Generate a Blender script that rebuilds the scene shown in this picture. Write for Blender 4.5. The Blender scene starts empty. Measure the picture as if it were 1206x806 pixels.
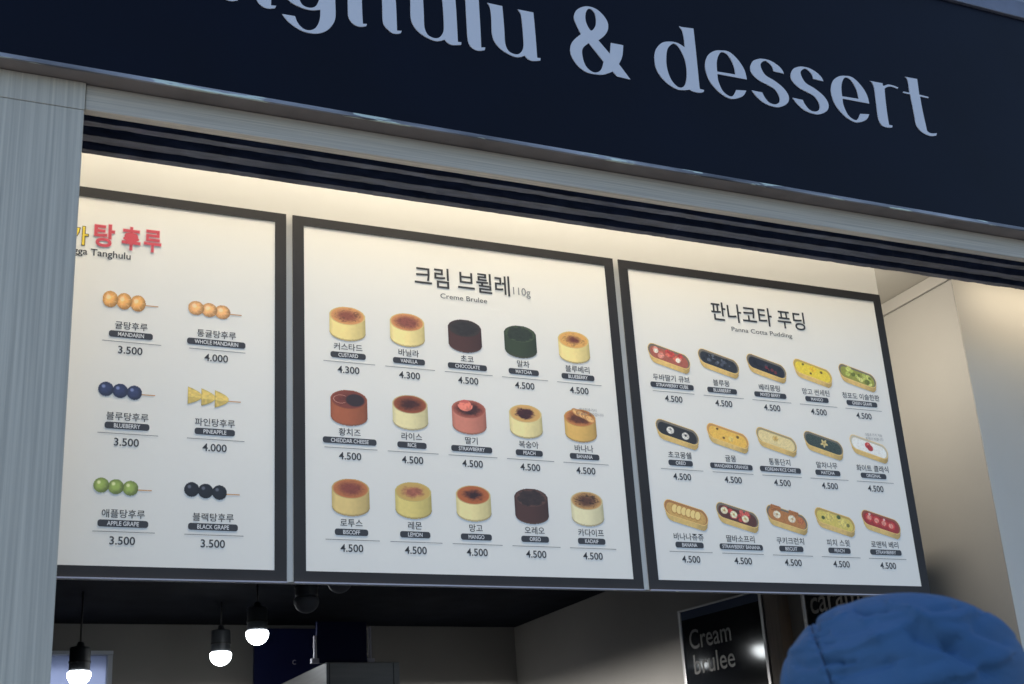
import bpy, bmesh, math, random
import numpy as np
from mathutils import Vector, Matrix
from mathutils.geometry import tessellate_polygon

# ------------------------------------------------------------------ camera
scene = bpy.context.scene
col = scene.collection
cam_d = bpy.data.cameras.new('camera')
cam = bpy.data.objects.new('camera', cam_d)
col.objects.link(cam)
scene.camera = cam
cam_d.sensor_width = 36.0
cam_d.lens = 36.0 * 1571.6 / 1206.0
cam_d.clip_start = 0.05
cam_d.clip_end = 3000
cam_d.dof.use_dof = True
cam_d.dof.focus_distance = 3.7
cam_d.dof.aperture_fstop = 8.0
YAW, PITCH, ROLL = 0.4497, 0.3601, -0.0653
fw = Vector((math.sin(YAW) * math.cos(PITCH), math.cos(YAW) * math.cos(PITCH), math.sin(PITCH)))
r0 = Vector((math.cos(YAW), -math.sin(YAW), 0))
u0 = r0.cross(fw)
cr = r0 * math.cos(ROLL) + u0 * math.sin(ROLL)
cu = -r0 * math.sin(ROLL) + u0 * math.cos(ROLL)
M4 = Matrix((cr, cu, -fw)).transposed().to_4x4()
M4.translation = Vector((0, -3.2, 1.5))
cam.matrix_world = M4

# ------------------------------------------------------------------ sky, sun, lamps, exposure
SUN_EL, SUN_AZ = math.radians(46), math.radians(-20)      # the sun stands behind the shop
world = bpy.data.worlds.new('World')
scene.world = world
world.use_nodes = True
wn = world.node_tree
bg = wn.nodes['Background']
sky = wn.nodes.new('ShaderNodeTexSky')
sky.sky_type = 'NISHITA'
sky.sun_disc = False
sky.sun_elevation = SUN_EL
sky.sun_rotation = SUN_AZ
sky.dust_density = 2.5
sky.ozone_density = 1.4
wn.links.new(sky.outputs[0], bg.inputs[0])
bg.inputs[1].default_value = 0.105
sun_d = bpy.data.lights.new('sun', 'SUN')
sun_d.energy = 2.0
sun_d.angle = math.radians(0.5)
sun_d.color = (1.0, 0.95, 0.87)
sun = bpy.data.objects.new('sun', sun_d)
col.objects.link(sun)
sdir = Vector((math.sin(SUN_AZ) * math.cos(SUN_EL), math.cos(SUN_AZ) * math.cos(SUN_EL), math.sin(SUN_EL)))
sun.rotation_euler = sdir.to_track_quat('Z', 'Y').to_euler()


def area_lamp(name, loc, rot, sx, sy, power, color):
    d = bpy.data.lights.new(name, 'AREA')
    d.shape = 'RECTANGLE'
    d.size, d.size_y = sx, sy
    d.energy = power
    d.color = color
    o = bpy.data.objects.new(name, d)
    o.location = loc
    o.rotation_euler = rot
    col.objects.link(o)
    return o


# added warm light, unseen behind the sign, washing the top of the menu boards
area_lamp('added_warm_light', (1.35, -0.14, 4.95), (0, 0, 0), 2.95, 0.24, 160.0, (1.0, 0.87, 0.66))
area_lamp('added_warm_light', (3.80, -0.03, 3.33), (math.radians(24), 0, 0), 0.7, 0.10, 0.5, (1.0, 0.87, 0.66))  # added light, unseen over the wall end, to brighten it
# added warm light, unseen behind the boards, brightening the white side wall
area_lamp('added_passage_light', (2.72, 0.30, 3.16), (0, math.radians(-58), 0), 0.16, 0.50, 3.0, (1.0, 0.92, 0.78))
# added lights, out of view low in the kitchen, washing the lower walls
for cl in (area_lamp('added_kitchen_light', (2.55, 2.60, 2.07), (math.radians(62), 0, 0), 1.0, 0.05, 52.0, (1.0, 0.96, 0.90)),
           area_lamp('added_kitchen_light', (2.25, 2.45, 2.05), (math.radians(62), 0, math.radians(-90)), 1.9, 0.05, 14.0, (1.0, 0.96, 0.90)),
           area_lamp('added_kitchen_light', (1.10, 2.60, 2.08), (math.radians(62), 0, 0), 1.1, 0.05, 42.0, (1.0, 0.92, 0.82))):
    cl.data.spread = math.radians(90)
scene.view_settings.view_transform = 'Standard'
scene.view_settings.look = 'None'
scene.view_settings.gamma = 1.0
scene.view_settings.use_curve_mapping = False
scene.view_settings.exposure = 1.45
scene.cycles.max_bounces = 8
try:
    scene.cycles.use_denoising = True
except Exception:
    pass

# ------------------------------------------------------------------ materials
def lin(c):
    out = []
    for v in c[:3]:
        v = v / 255.0
        out.append(v / 12.92 if v <= 0.04045 else ((v + 0.055) / 1.055) ** 2.4)
    return tuple(out)


MATS = {}


def mat(name, color, rough=0.5, metal=0.0, spec=0.5, var=0.0, vscale=8.0, bump=0.0, bscale=40.0, stretch=(1, 1, 1), color2=None):
    m = bpy.data.materials.new(name)
    m.use_nodes = True
    nt = m.node_tree
    b = nt.nodes['Principled BSDF']
    b.inputs['Base Color'].default_value = (*color, 1)
    b.inputs['Roughness'].default_value = rough
    b.inputs['Metallic'].default_value = metal
    b.inputs['Specular IOR Level'].default_value = spec
    if var or bump:
        tc = nt.nodes.new('ShaderNodeTexCoord')
        mp = nt.nodes.new('ShaderNodeMapping')
        mp.inputs['Scale'].default_value = stretch
        nt.links.new(tc.outputs['Object'], mp.inputs[0])
    if var:
        n = nt.nodes.new('ShaderNodeTexNoise')
        n.inputs['Scale'].default_value = vscale
        n.inputs['Detail'].default_value = 6
        nt.links.new(mp.outputs[0], n.inputs[0])
        mx = nt.nodes.new('ShaderNodeMix')
        mx.data_type = 'RGBA'
        c2 = color2 or tuple(v * (1 - var) for v in color)
        mx.inputs[6].default_value = (*color, 1)
        mx.inputs[7].default_value = (*c2, 1)
        rp = nt.nodes.new('ShaderNodeMapRange')
        rp.inputs[1].default_value = 0.3
        rp.inputs[2].default_value = 0.7
        nt.links.new(n.outputs[0], rp.inputs[0])
        nt.links.new(rp.outputs[0], mx.inputs[0])
        nt.links.new(mx.outputs[2], b.inputs['Base Color'])
        rr = nt.nodes.new('ShaderNodeMapRange')
        rr.inputs[3].default_value = max(0.02, rough - 0.08)
        rr.inputs[4].default_value = min(1, rough + 0.08)
        nt.links.new(n.outputs[0], rr.inputs[0])
        nt.links.new(rr.outputs[0], b.inputs['Roughness'])
    if bump:
        n2 = nt.nodes.new('ShaderNodeTexNoise')
        n2.inputs['Scale'].default_value = bscale
        n2.inputs['Detail'].default_value = 4
        nt.links.new(mp.outputs[0], n2.inputs[0])
        bp = nt.nodes.new('ShaderNodeBump')
        bp.inputs['Strength'].default_value = bump
        bp.inputs['Distance'].default_value = 0.004
        nt.links.new(n2.outputs[0], bp.inputs['Height'])
        nt.links.new(bp.outputs[0], b.inputs['Normal'])
    MATS[name] = m
    return m


mat('sign_navy', (0.0012, 0.0030, 0.0125), 0.36, spec=0.13, var=0.35, vscale=2.5)
mat('letter_white', (0.70, 0.70, 0.74), 0.45)
mat('trim_metal', (0.44, 0.43, 0.45), 0.38, metal=0.5, var=1, vscale=3.2, stretch=(1, 6, 6), color2=(0.06, 0.06, 0.07), bump=0.3, bscale=30)
mat('cap_metal', (0.20, 0.21, 0.26), 0.45, metal=0.4, var=0.3)
mat('sign_soffit', (0.27, 0.225, 0.195), 0.6, var=0.3)
mat('wood_v', (0.62, 0.575, 0.48), 0.55, var=1, vscale=5, stretch=(30, 30, 0.35), color2=(0.42, 0.395, 0.335), bump=0.25, bscale=14)
mat('wood_h', (0.66, 0.60, 0.50), 0.55, var=1, vscale=5, stretch=(0.5, 26, 60), color2=(0.45, 0.415, 0.355), bump=0.2, bscale=14)
mat('track_black', (0.004, 0.005, 0.010), 0.5)
mat('track_rail', (0.052, 0.075, 0.145), 0.45, metal=0.2, var=0.6, vscale=14, bump=0.3, bscale=25, stretch=(1, 4, 4))
mat('header_white', (0.60, 0.59, 0.545), 0.5, spec=0.4)
mat('sheet_white', (0.87, 0.845, 0.775), 0.42, spec=0.4, var=0.03, vscale=3)
mat('frame_black', (0.030, 0.030, 0.033), 0.5, spec=0.22, var=0.2, vscale=6)
mat('print_black', (0.03, 0.03, 0.033), 0.45)
mat('print_grey', (0.22, 0.22, 0.22), 0.45)
mat('print_plate', (0.035, 0.035, 0.040), 0.42)
mat('print_white', (0.78, 0.78, 0.77), 0.45)
mat('print_red', lin((212, 74, 86)), 0.45)
mat('print_pink', lin((240, 190, 188)), 0.45)
mat('print_yellow', lin((238, 208, 60)), 0.45)
mat('print_olive', lin((105, 88, 30)), 0.45)
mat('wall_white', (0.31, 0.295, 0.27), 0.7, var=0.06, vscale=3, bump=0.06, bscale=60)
mat('wall_end_lit', (0.72, 0.68, 0.60), 0.7, var=0.05, vscale=3)  # paler copy of the side wall colour, standing for brighter light on its end
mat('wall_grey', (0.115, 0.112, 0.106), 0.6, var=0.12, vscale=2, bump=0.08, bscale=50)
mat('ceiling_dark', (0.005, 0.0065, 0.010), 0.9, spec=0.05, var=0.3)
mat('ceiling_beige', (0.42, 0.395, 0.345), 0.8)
mat('facade', (0.32, 0.34, 0.40), 0.8, var=0.2, bump=0.2)
mat('concrete', (0.42, 0.41, 0.39), 0.9, var=0.25, vscale=4, bump=0.3)
mat('asphalt', (0.05, 0.05, 0.052), 0.9, var=0.3, vscale=20, bump=0.4, bscale=120)
mat('floor_tile', (0.10, 0.10, 0.095), 0.4, var=0.15)
mat('housing', (0.030, 0.034, 0.040), 0.45, var=0.2)
mat('socket_grey', (0.25, 0.25, 0.25), 0.5)
mat('opal_off', (0.10, 0.105, 0.115), 0.55, spec=0.2)
mat('cord', (0.012, 0.012, 0.012), 0.6)
mat('steel', (0.27, 0.275, 0.28), 0.42, metal=0.55, var=0.15, vscale=4, stretch=(1, 1, 14))
mat('steel_dark', (0.03, 0.032, 0.034), 0.5)
mat('navy_panel', (0.006, 0.010, 0.055), 0.5, spec=0.15, var=0.3, vscale=3)
mat('post_grey', (0.35, 0.34, 0.40), 0.4, metal=0.3)
mat('poster_black', (0.006, 0.007, 0.009), 0.08, spec=0.5)
mat('poster_band', (0.045, 0.06, 0.095), 0.12, spec=0.5)
mat('poster_text', (0.085, 0.085, 0.085), 0.2)
mat('poster_edge', (0.34, 0.34, 0.35), 0.35, metal=0.6)
mat('wood_brown', (0.085, 0.060, 0.040), 0.55, var=1, vscale=5, stretch=(20, 20, 0.7), color2=(0.055, 0.04, 0.028))
mat('window_frame', (0.30, 0.33, 0.38), 0.4)
mat('skin', (0.50, 0.32, 0.24), 0.55)
mat('hair', (0.015, 0.012, 0.010), 0.5)
mat('trousers', (0.03, 0.032, 0.04), 0.8, var=0.2, vscale=40)
mat('shoe', (0.04, 0.04, 0.04), 0.5)
mat('jacket_blue', (0.042, 0.115, 0.24), 0.65, spec=0.2, var=0.12, vscale=10, bump=0.12, bscale=220)
mat('seam_thread', (0.010, 0.020, 0.060), 0.7)


def emit_mat(name, color, strength):
    m = bpy.data.materials.new(name)
    m.use_nodes = True
    nt = m.node_tree
    b = nt.nodes['Principled BSDF']
    b.inputs['Base Color'].default_value = (0.8, 0.8, 0.8, 1)
    b.inputs['Emission Color'].default_value = (*color, 1)
    b.inputs['Emission Strength'].default_value = strength
    MATS[name] = m


emit_mat('bulb_glow', (0.93, 0.98, 1.0), 10.0)

m = bpy.data.materials.new('frosted_pane')
m.use_nodes = True
nt = m.node_tree
nt.nodes.remove(nt.nodes['Principled BSDF'])
tb = nt.nodes.new('ShaderNodeBsdfTranslucent')
tb.inputs[0].default_value = (0.40, 0.45, 0.58, 1)
gb = nt.nodes.new('ShaderNodeBsdfGlossy')
gb.inputs['Roughness'].default_value = 0.2
mxs = nt.nodes.new('ShaderNodeMixShader')
mxs.inputs[0].default_value = 0.06
nt.links.new(tb.outputs[0], mxs.inputs[1])
nt.links.new(gb.outputs[0], mxs.inputs[2])
nt.links.new(mxs.outputs[0], nt.nodes['Material Output'].inputs[0])
MATS['frosted_pane'] = m

m = bpy.data.materials.new('print_colour')
m.use_nodes = True
nt = m.node_tree
at = nt.nodes.new('ShaderNodeVertexColor')
at.layer_name = 'Ink'
nt.links.new(at.outputs[0], nt.nodes['Principled BSDF'].inputs['Base Color'])
nt.nodes['Principled BSDF'].inputs['Roughness'].default_value = 0.42
MATS['print_colour'] = m


tm_ = MATS['trim_metal'].node_tree                   # paint chipped off the sign's lower trim in places
tc = tm_.nodes.new('ShaderNodeTexCoord')
mp = tm_.nodes.new('ShaderNodeMapping')
mp.inputs['Scale'].default_value = (1, 8, 8)
ns = tm_.nodes.new('ShaderNodeTexNoise')
ns.inputs['Scale'].default_value = 7.0
ns.inputs['Detail'].default_value = 8
rp = tm_.nodes.new('ShaderNodeMapRange')
rp.inputs[1].default_value, rp.inputs[2].default_value = 0.60, 0.63
mx = tm_.nodes.new('ShaderNodeMix')
mx.data_type = 'RGBA'
mx.inputs[7].default_value = (0.62, 0.68, 0.58, 1)
bs = tm_.nodes['Principled BSDF']
src = bs.inputs['Base Color'].links[0].from_socket
tm_.links.new(tc.outputs['Object'], mp.inputs[0])
tm_.links.new(mp.outputs[0], ns.inputs[0])
tm_.links.new(ns.outputs[0], rp.inputs[0])
tm_.links.new(rp.outputs[0], mx.inputs[0])
tm_.links.new(src, mx.inputs[6])
tm_.links.new(mx.outputs[2], bs.inputs['Base Color'])


# ------------------------------------------------------------------ object helpers
def link(name, mesh, material=None, parent=None):
    o = bpy.data.objects.new(name, mesh)
    col.objects.link(o)
    if material and not mesh.materials:
        mesh.materials.append(MATS[material])
    if parent:
        o.parent = parent
    return o


def tag(o, label=None, cat=None, group=None, kind=None):
    if label:
        o['label'] = label
    if cat:
        o['category'] = cat
    if group:
        o['group'] = group
    if kind:
        o['kind'] = kind
    return o


def thing(name, loc, label, cat, group=None, rz=0.0):
    o = bpy.data.objects.new(name, None)
    o.empty_display_size = 0.1
    o.location = loc
    o.rotation_euler = (0, 0, rz)
    col.objects.link(o)
    return tag(o, label, cat, group)


class MB:
    def __init__(self):
        self.bm = bmesh.new()

    def box(self, x0, x1, y0, y1, z0, z1, bevel=0.0):
        r = bmesh.ops.create_cube(self.bm, size=1.0)
        vs = r['verts']
        for v in vs:
            v.co = Vector((x0 + (v.co.x + .5) * (x1 - x0), y0 + (v.co.y + .5) * (y1 - y0), z0 + (v.co.z + .5) * (z1 - z0)))
        if bevel:
            es = list({e for v in vs for e in v.link_edges})
            bmesh.ops.bevel(self.bm, geom=es, offset=bevel, segments=2, affect='EDGES', profile=0.6)
        return self

    def lathe(self, prof, n=32, c=(0, 0, 0)):
        rings = []
        for r, z in prof:
            rings.append([self.bm.verts.new((c[0] + r * math.cos(2 * math.pi * k / n), c[1] + r * math.sin(2 * math.pi * k / n), c[2] + z)) for k in range(n)])
        for a, b in zip(rings, rings[1:]):
            for k in range(n):
                self.bm.faces.new((a[k], a[(k + 1) % n], b[(k + 1) % n], b[k]))
        self.bm.faces.new(rings[0][::-1])
        self.bm.faces.new(rings[-1])
        bmesh.ops.recalc_face_normals(self.bm, faces=self.bm.faces)
        return self

    def quad(self, *pts):
        self.bm.faces.new([self.bm.verts.new(p) for p in pts])
        return self

    def build(self, name, material, parent=None, smooth=False):
        me = bpy.data.meshes.new(name)
        self.bm.to_mesh(me)
        self.bm.free()
        if smooth:
            for p in me.polygons:
                p.use_smooth = True
        return link(name, me, material, parent)


TCACHE = {}


def eval_curve_mesh(cu, name):
    o = bpy.data.objects.new('tmp', cu)
    col.objects.link(o)
    dg = bpy.context.evaluated_depsgraph_get()
    dg.update()
    me = bpy.data.meshes.new_from_object(o.evaluated_get(dg))
    bpy.data.objects.remove(o)
    bpy.data.curves.remove(cu)
    me.name = name
    me.materials.clear()
    return me


def contours(body, size, shear, spacing):
    """outline polygons of a line of text"""
    cu = bpy.data.curves.new('lettering', 'FONT')
    cu.body, cu.size, cu.shear, cu.space_character = body, size, shear, spacing
    o = bpy.data.objects.new('tmp', cu)
    col.objects.link(o)
    dg = bpy.context.evaluated_depsgraph_get()
    dg.update()
    oe = o.evaluated_get(dg)
    polys = []
    for sp in oe.to_curve(dg).splines:
        bp = sp.bezier_points
        pts = []
        for i in range(len(bp)):
            p0, p1 = bp[i], bp[(i + 1) % len(bp)]
            A, B, Cc, D = (np.array(v[:2]) for v in (p0.co, p0.handle_right, p1.handle_left, p1.co))
            ch = D - A
            L = math.hypot(*ch)
            dev = max(abs(ch[0] * (q[1] - A[1]) - ch[1] * (q[0] - A[0])) for q in (B, Cc)) / max(L, 1e-9)
            n = 1 if dev < 0.004 * size else 4
            for k in range(n):
                t = k / n
                pts.append(A * (1 - t)**3 + 3 * B * t * (1 - t)**2 + 3 * Cc * t * t * (1 - t) + D * t**3)
        out = [pts[0]]
        for q in pts[1:]:
            if np.linalg.norm(q - out[-1]) > 1e-5 * size:
                out.append(q)
        if np.linalg.norm(out[0] - out[-1]) < 1e-5 * size:
            out.pop()
        if len(out) > 2:
            polys.append(np.array(out))
    oe.to_curve_clear()
    bpy.data.objects.remove(o)
    bpy.data.curves.remove(cu)
    return polys


def sarea(P):
    x, y = P[:, 0], P[:, 1]
    return 0.5 * float(np.sum(x * np.roll(y, -1) - y * np.roll(x, -1)))


def inside(pt, P):
    c = False
    x, y = pt
    for (x1, y1), (x2, y2) in zip(P, np.roll(P, -1, axis=0)):
        if (y1 > y) != (y2 > y) and x < (x2 - x1) * (y - y1) / (y2 - y1) + x1:
            c = not c
    return c


def grow(P, d, sign):
    """move an outline outwards by d"""
    a, b = P - np.roll(P, 1, axis=0), np.roll(P, -1, axis=0) - P
    na = np.stack([a[:, 1], -a[:, 0]], 1) / np.linalg.norm(a, axis=1)[:, None]
    nb = np.stack([b[:, 1], -b[:, 0]], 1) / np.linalg.norm(b, axis=1)[:, None]
    m = na + nb
    q = np.clip((m * m).sum(1), 0.8, None)[:, None]
    return P + sign * 2 * d * m / q


def text_mesh(body, size, bold=0.0, width=None, shear=0.0, spacing=1.0, squeeze=1.0):
    """flat lettering, centred on its own middle, standing in the XZ plane and facing -Y"""
    key = (body, size, bold, width, shear, spacing, squeeze)
    if key in TCACHE:
        return TCACHE[key]
    polys = contours(body, size, shear, spacing)
    sg = 1 if sarea(max(polys, key=lambda P: abs(sarea(P)))) > 0 else -1
    if bold:
        polys = [grow(P, bold, sg) for P in polys]
    allp = np.concatenate(polys)
    lo, hi = allp.min(0), allp.max(0)
    k = (width / (hi[0] - lo[0])) if width else squeeze
    verts, faces = [], []
    outers = [P for P in polys if sarea(P) * sg > 0]
    holes = [P for P in polys if sarea(P) * sg <= 0]
    for n, P in enumerate(outers):
        loops = [P] + [H for H in holes if inside(H[0], P)]
        pts = np.concatenate(loops)
        base = len(verts)
        for x, y in pts:                       # crossing strokes lie a hair apart
            verts.append(((x - (lo[0] + hi[0]) / 2) * k, -0.00004 * (n % 3), y - (lo[1] + hi[1]) / 2))
        tri = tessellate_polygon([[Vector((x, y, 0)) for x, y in L] for L in loops])
        for t in tri:
            q = [pts[i] for i in t]
            ar = (q[1][0] - q[0][0]) * (q[2][1] - q[0][1]) - (q[1][1] - q[0][1]) * (q[2][0] - q[0][0])
            faces.append([base + i for i in (t if ar > 0 else t[::-1])])
    me = bpy.data.meshes.new('lettering')
    me.from_pydata(verts, [], faces)
    me.validate()
    me['w'] = float((hi[0] - lo[0]) * k)
    TCACHE[key] = me
    return me


def put_text(name, me, x, y, z, material, parent):
    m2 = me
    if me.materials and me.materials[0] != MATS[material]:
        m2 = me.copy()
        m2.materials.clear()
    o = link(name, m2, material, parent)
    o.location = (x, y, z)
    return o

# ------------------------------------------------------------------ setting
g = MB().quad((-1500, -1500, -0.12), (1500, -1500, -0.12), (1500, 1500, -0.12), (-1500, 1500, -0.12)).build('ground', 'asphalt')
tag(g, kind='structure')
p = MB().box(-12, 14, -4.6, 0.0, -0.6, 0.0, 0.012).build('pavement', 'concrete')
tag(p, kind='structure')

# ------------------------------------------------------------------ the shop building
shop = thing('shop_building', (1.5, -0.3, 0), 'street food kiosk with grey wood pillar, pale walls and dark ceiling around the menu boards', 'building')
shop_off = Vector((-1.5, 0.3, 0))


def part(name, mb, material, parent=shop, label=None):
    o = mb.build(name, material, parent)
    o.location = shop_off
    if label:
        o['label'] = label
    return o


def sub(name, mb, material, parent):
    return mb.build(name, material, parent)


part('floor', MB().box(-0.8, 5.2, 0.004, 3.6, -0.5, 0.02), 'floor_tile')
bw = MB()                                            # back wall with a window opening at the left
bw.box(0.99, 5.2, 3.4, 3.52, 0.02, 4.2).box(-0.8, 0.45, 3.4, 3.52, 0.02, 4.2).box(0.45, 0.99, 3.4, 3.52, 2.475, 4.2).box(0.45, 0.99, 3.4, 3.52, 0.02, 1.5)
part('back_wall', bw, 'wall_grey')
win = part('window', MB().box(0.45, 0.99, 3.43, 3.45, 1.5, 2.475), 'frosted_pane', label='small window glowing blue with daylight')
fr = MB().box(0.45, 0.99, 3.385, 3.428, 2.455, 2.473).box(0.965, 0.988, 3.385, 3.428, 1.5, 2.453).box(0.452, 0.475, 3.385, 3.428, 1.5, 2.453).box(0.815, 0.825, 3.39, 3.428, 1.5, 2.453)
sub('window_frame', fr, 'window_frame', win)
part('side_wall', MB().box(-0.92, -0.802, -0.045, 3.52, 0.02, 4.2), 'wall_grey', label='left side wall, out of sight behind the pillar')
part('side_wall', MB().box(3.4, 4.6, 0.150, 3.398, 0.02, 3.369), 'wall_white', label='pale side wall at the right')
part('wall_end_lit', MB().box(3.4015, 4.6, 0.1484, 0.1494, 0.02, 3.368), 'wall_end_lit')  # end face of the side wall, its brighter light put into the colour
part('ceiling', MB().box(2.92, 4.6, -0.0965, 0.598, 3.370, 3.46), 'ceiling_beige', label='beige strip of ceiling beside the right menu board')
part('crown_moulding', MB().box(3.385, 3.3985, 0.152, 0.598, 3.322, 3.3685, 0.003), 'wall_white')
part('wall_lining', MB().box(3.085, 3.20, 0.36, 3.398, 0.02, 2.598, 0.003), 'wall_grey')
part('bounce_blocker', MB().box(3.081, 3.0845, 0.362, 3.396, 0.02, 2.03), 'ceiling_dark')  # dark sheet below view, added to soak up bounced light
part('bounce_blocker', MB().box(-0.8, 3.08, 3.396, 3.3995, 0.02, 2.15), 'ceiling_dark')  # same added dark sheet along the back wall, out of view
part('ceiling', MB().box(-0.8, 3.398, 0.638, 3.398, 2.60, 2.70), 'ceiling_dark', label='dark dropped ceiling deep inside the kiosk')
part('light_stop_wall', MB().box(-0.8, 3.398, 0.60, 0.636, 2.60, 4.2), 'wall_grey')  # unseen, added to keep the passage light out of the kitchen
part('roof', MB().box(-1.0, 5.3, 0.034, 3.6, 4.202, 4.4), 'facade')
part('roof', MB().box(-1.0, 5.3, -0.279, 0.25, 5.12, 5.25), 'facade', label='added cap keeping the sun out of the hollow behind the sign')  # unseen cap, added to block sunlight from above
part('facade_wall', MB().box(-2.2, 5.6, -0.305, -0.281, 4.16, 5.4), 'facade')
part('facade_wall', MB().box(-2.2, -0.152, -0.345, -0.20, 0, 4.158), 'facade', label='wall left of the pillar')
part('facade_wall', MB().box(3.9, 5.6, -0.345, -0.20, 0, 4.158), 'facade', label='wall right of the opening')
part('fascia_board', MB().box(-0.15, 3.898, -0.302, -0.287, 3.238, 4.158), 'facade')
part('counter_wall', MB().box(-0.15, 3.898, -0.30, -0.20, 0, 1.0), 'wood_h')
pil = part('pillar', MB().box(-0.15, 0.309, -0.352, -0.12, 0, 3.1625, 0.003), 'wood_v', label='grey wood grain pillar')
sub('pillar_cap', MB().box(-0.15, 0.3095, -0.3525, -0.12, 3.1632, 3.236, 0.002), 'wood_v', pil)
part('lintel', MB().box(0.311, 3.898, -0.345, -0.318, 3.1695, 3.236, 0.003), 'wood_h', label='wood grain lintel under the sign')
trk = part('window_track', MB().box(0.3135, 3.898, -0.3175, -0.098, 3.224, 3.2355), 'track_black', label='black underside track of the serving window')
for (ya, yb, zz) in ((-0.3175, -0.300, 3.184), (-0.246, -0.222, 3.196), (-0.182, -0.148, 3.194), (-0.122, -0.098, 3.188)):
    mb = MB()                                        # sealant smeared along the rails makes their edges uneven
    rr_ = random.Random(int(-ya * 1000))
    n_, pr, wa, wb = 420, None, 0.0, 0.0
    for k in range(n_ + 1):
        x = 0.3135 + (3.898 - 0.3135) * k / n_
        wa = wa * .86 + rr_.uniform(-1, 1) * .0011
        wb = wb * .80 + rr_.uniform(-1, 1) * .0011 + (0.004 if rr_.random() < .02 else 0)
        ring = [mb.bm.verts.new(v) for v in ((x, ya + wa, 3.2235), (x, ya + wa, zz), (x, yb + wb, zz + abs(wb) * .4), (x, yb + wb, 3.2235))]
        if pr:
            for u in range(3):
                mb.bm.faces.new((pr[u], pr[u + 1], ring[u + 1], ring[u]))
        pr = ring
    sub('rail', mb, 'track_rail', trk)

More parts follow.
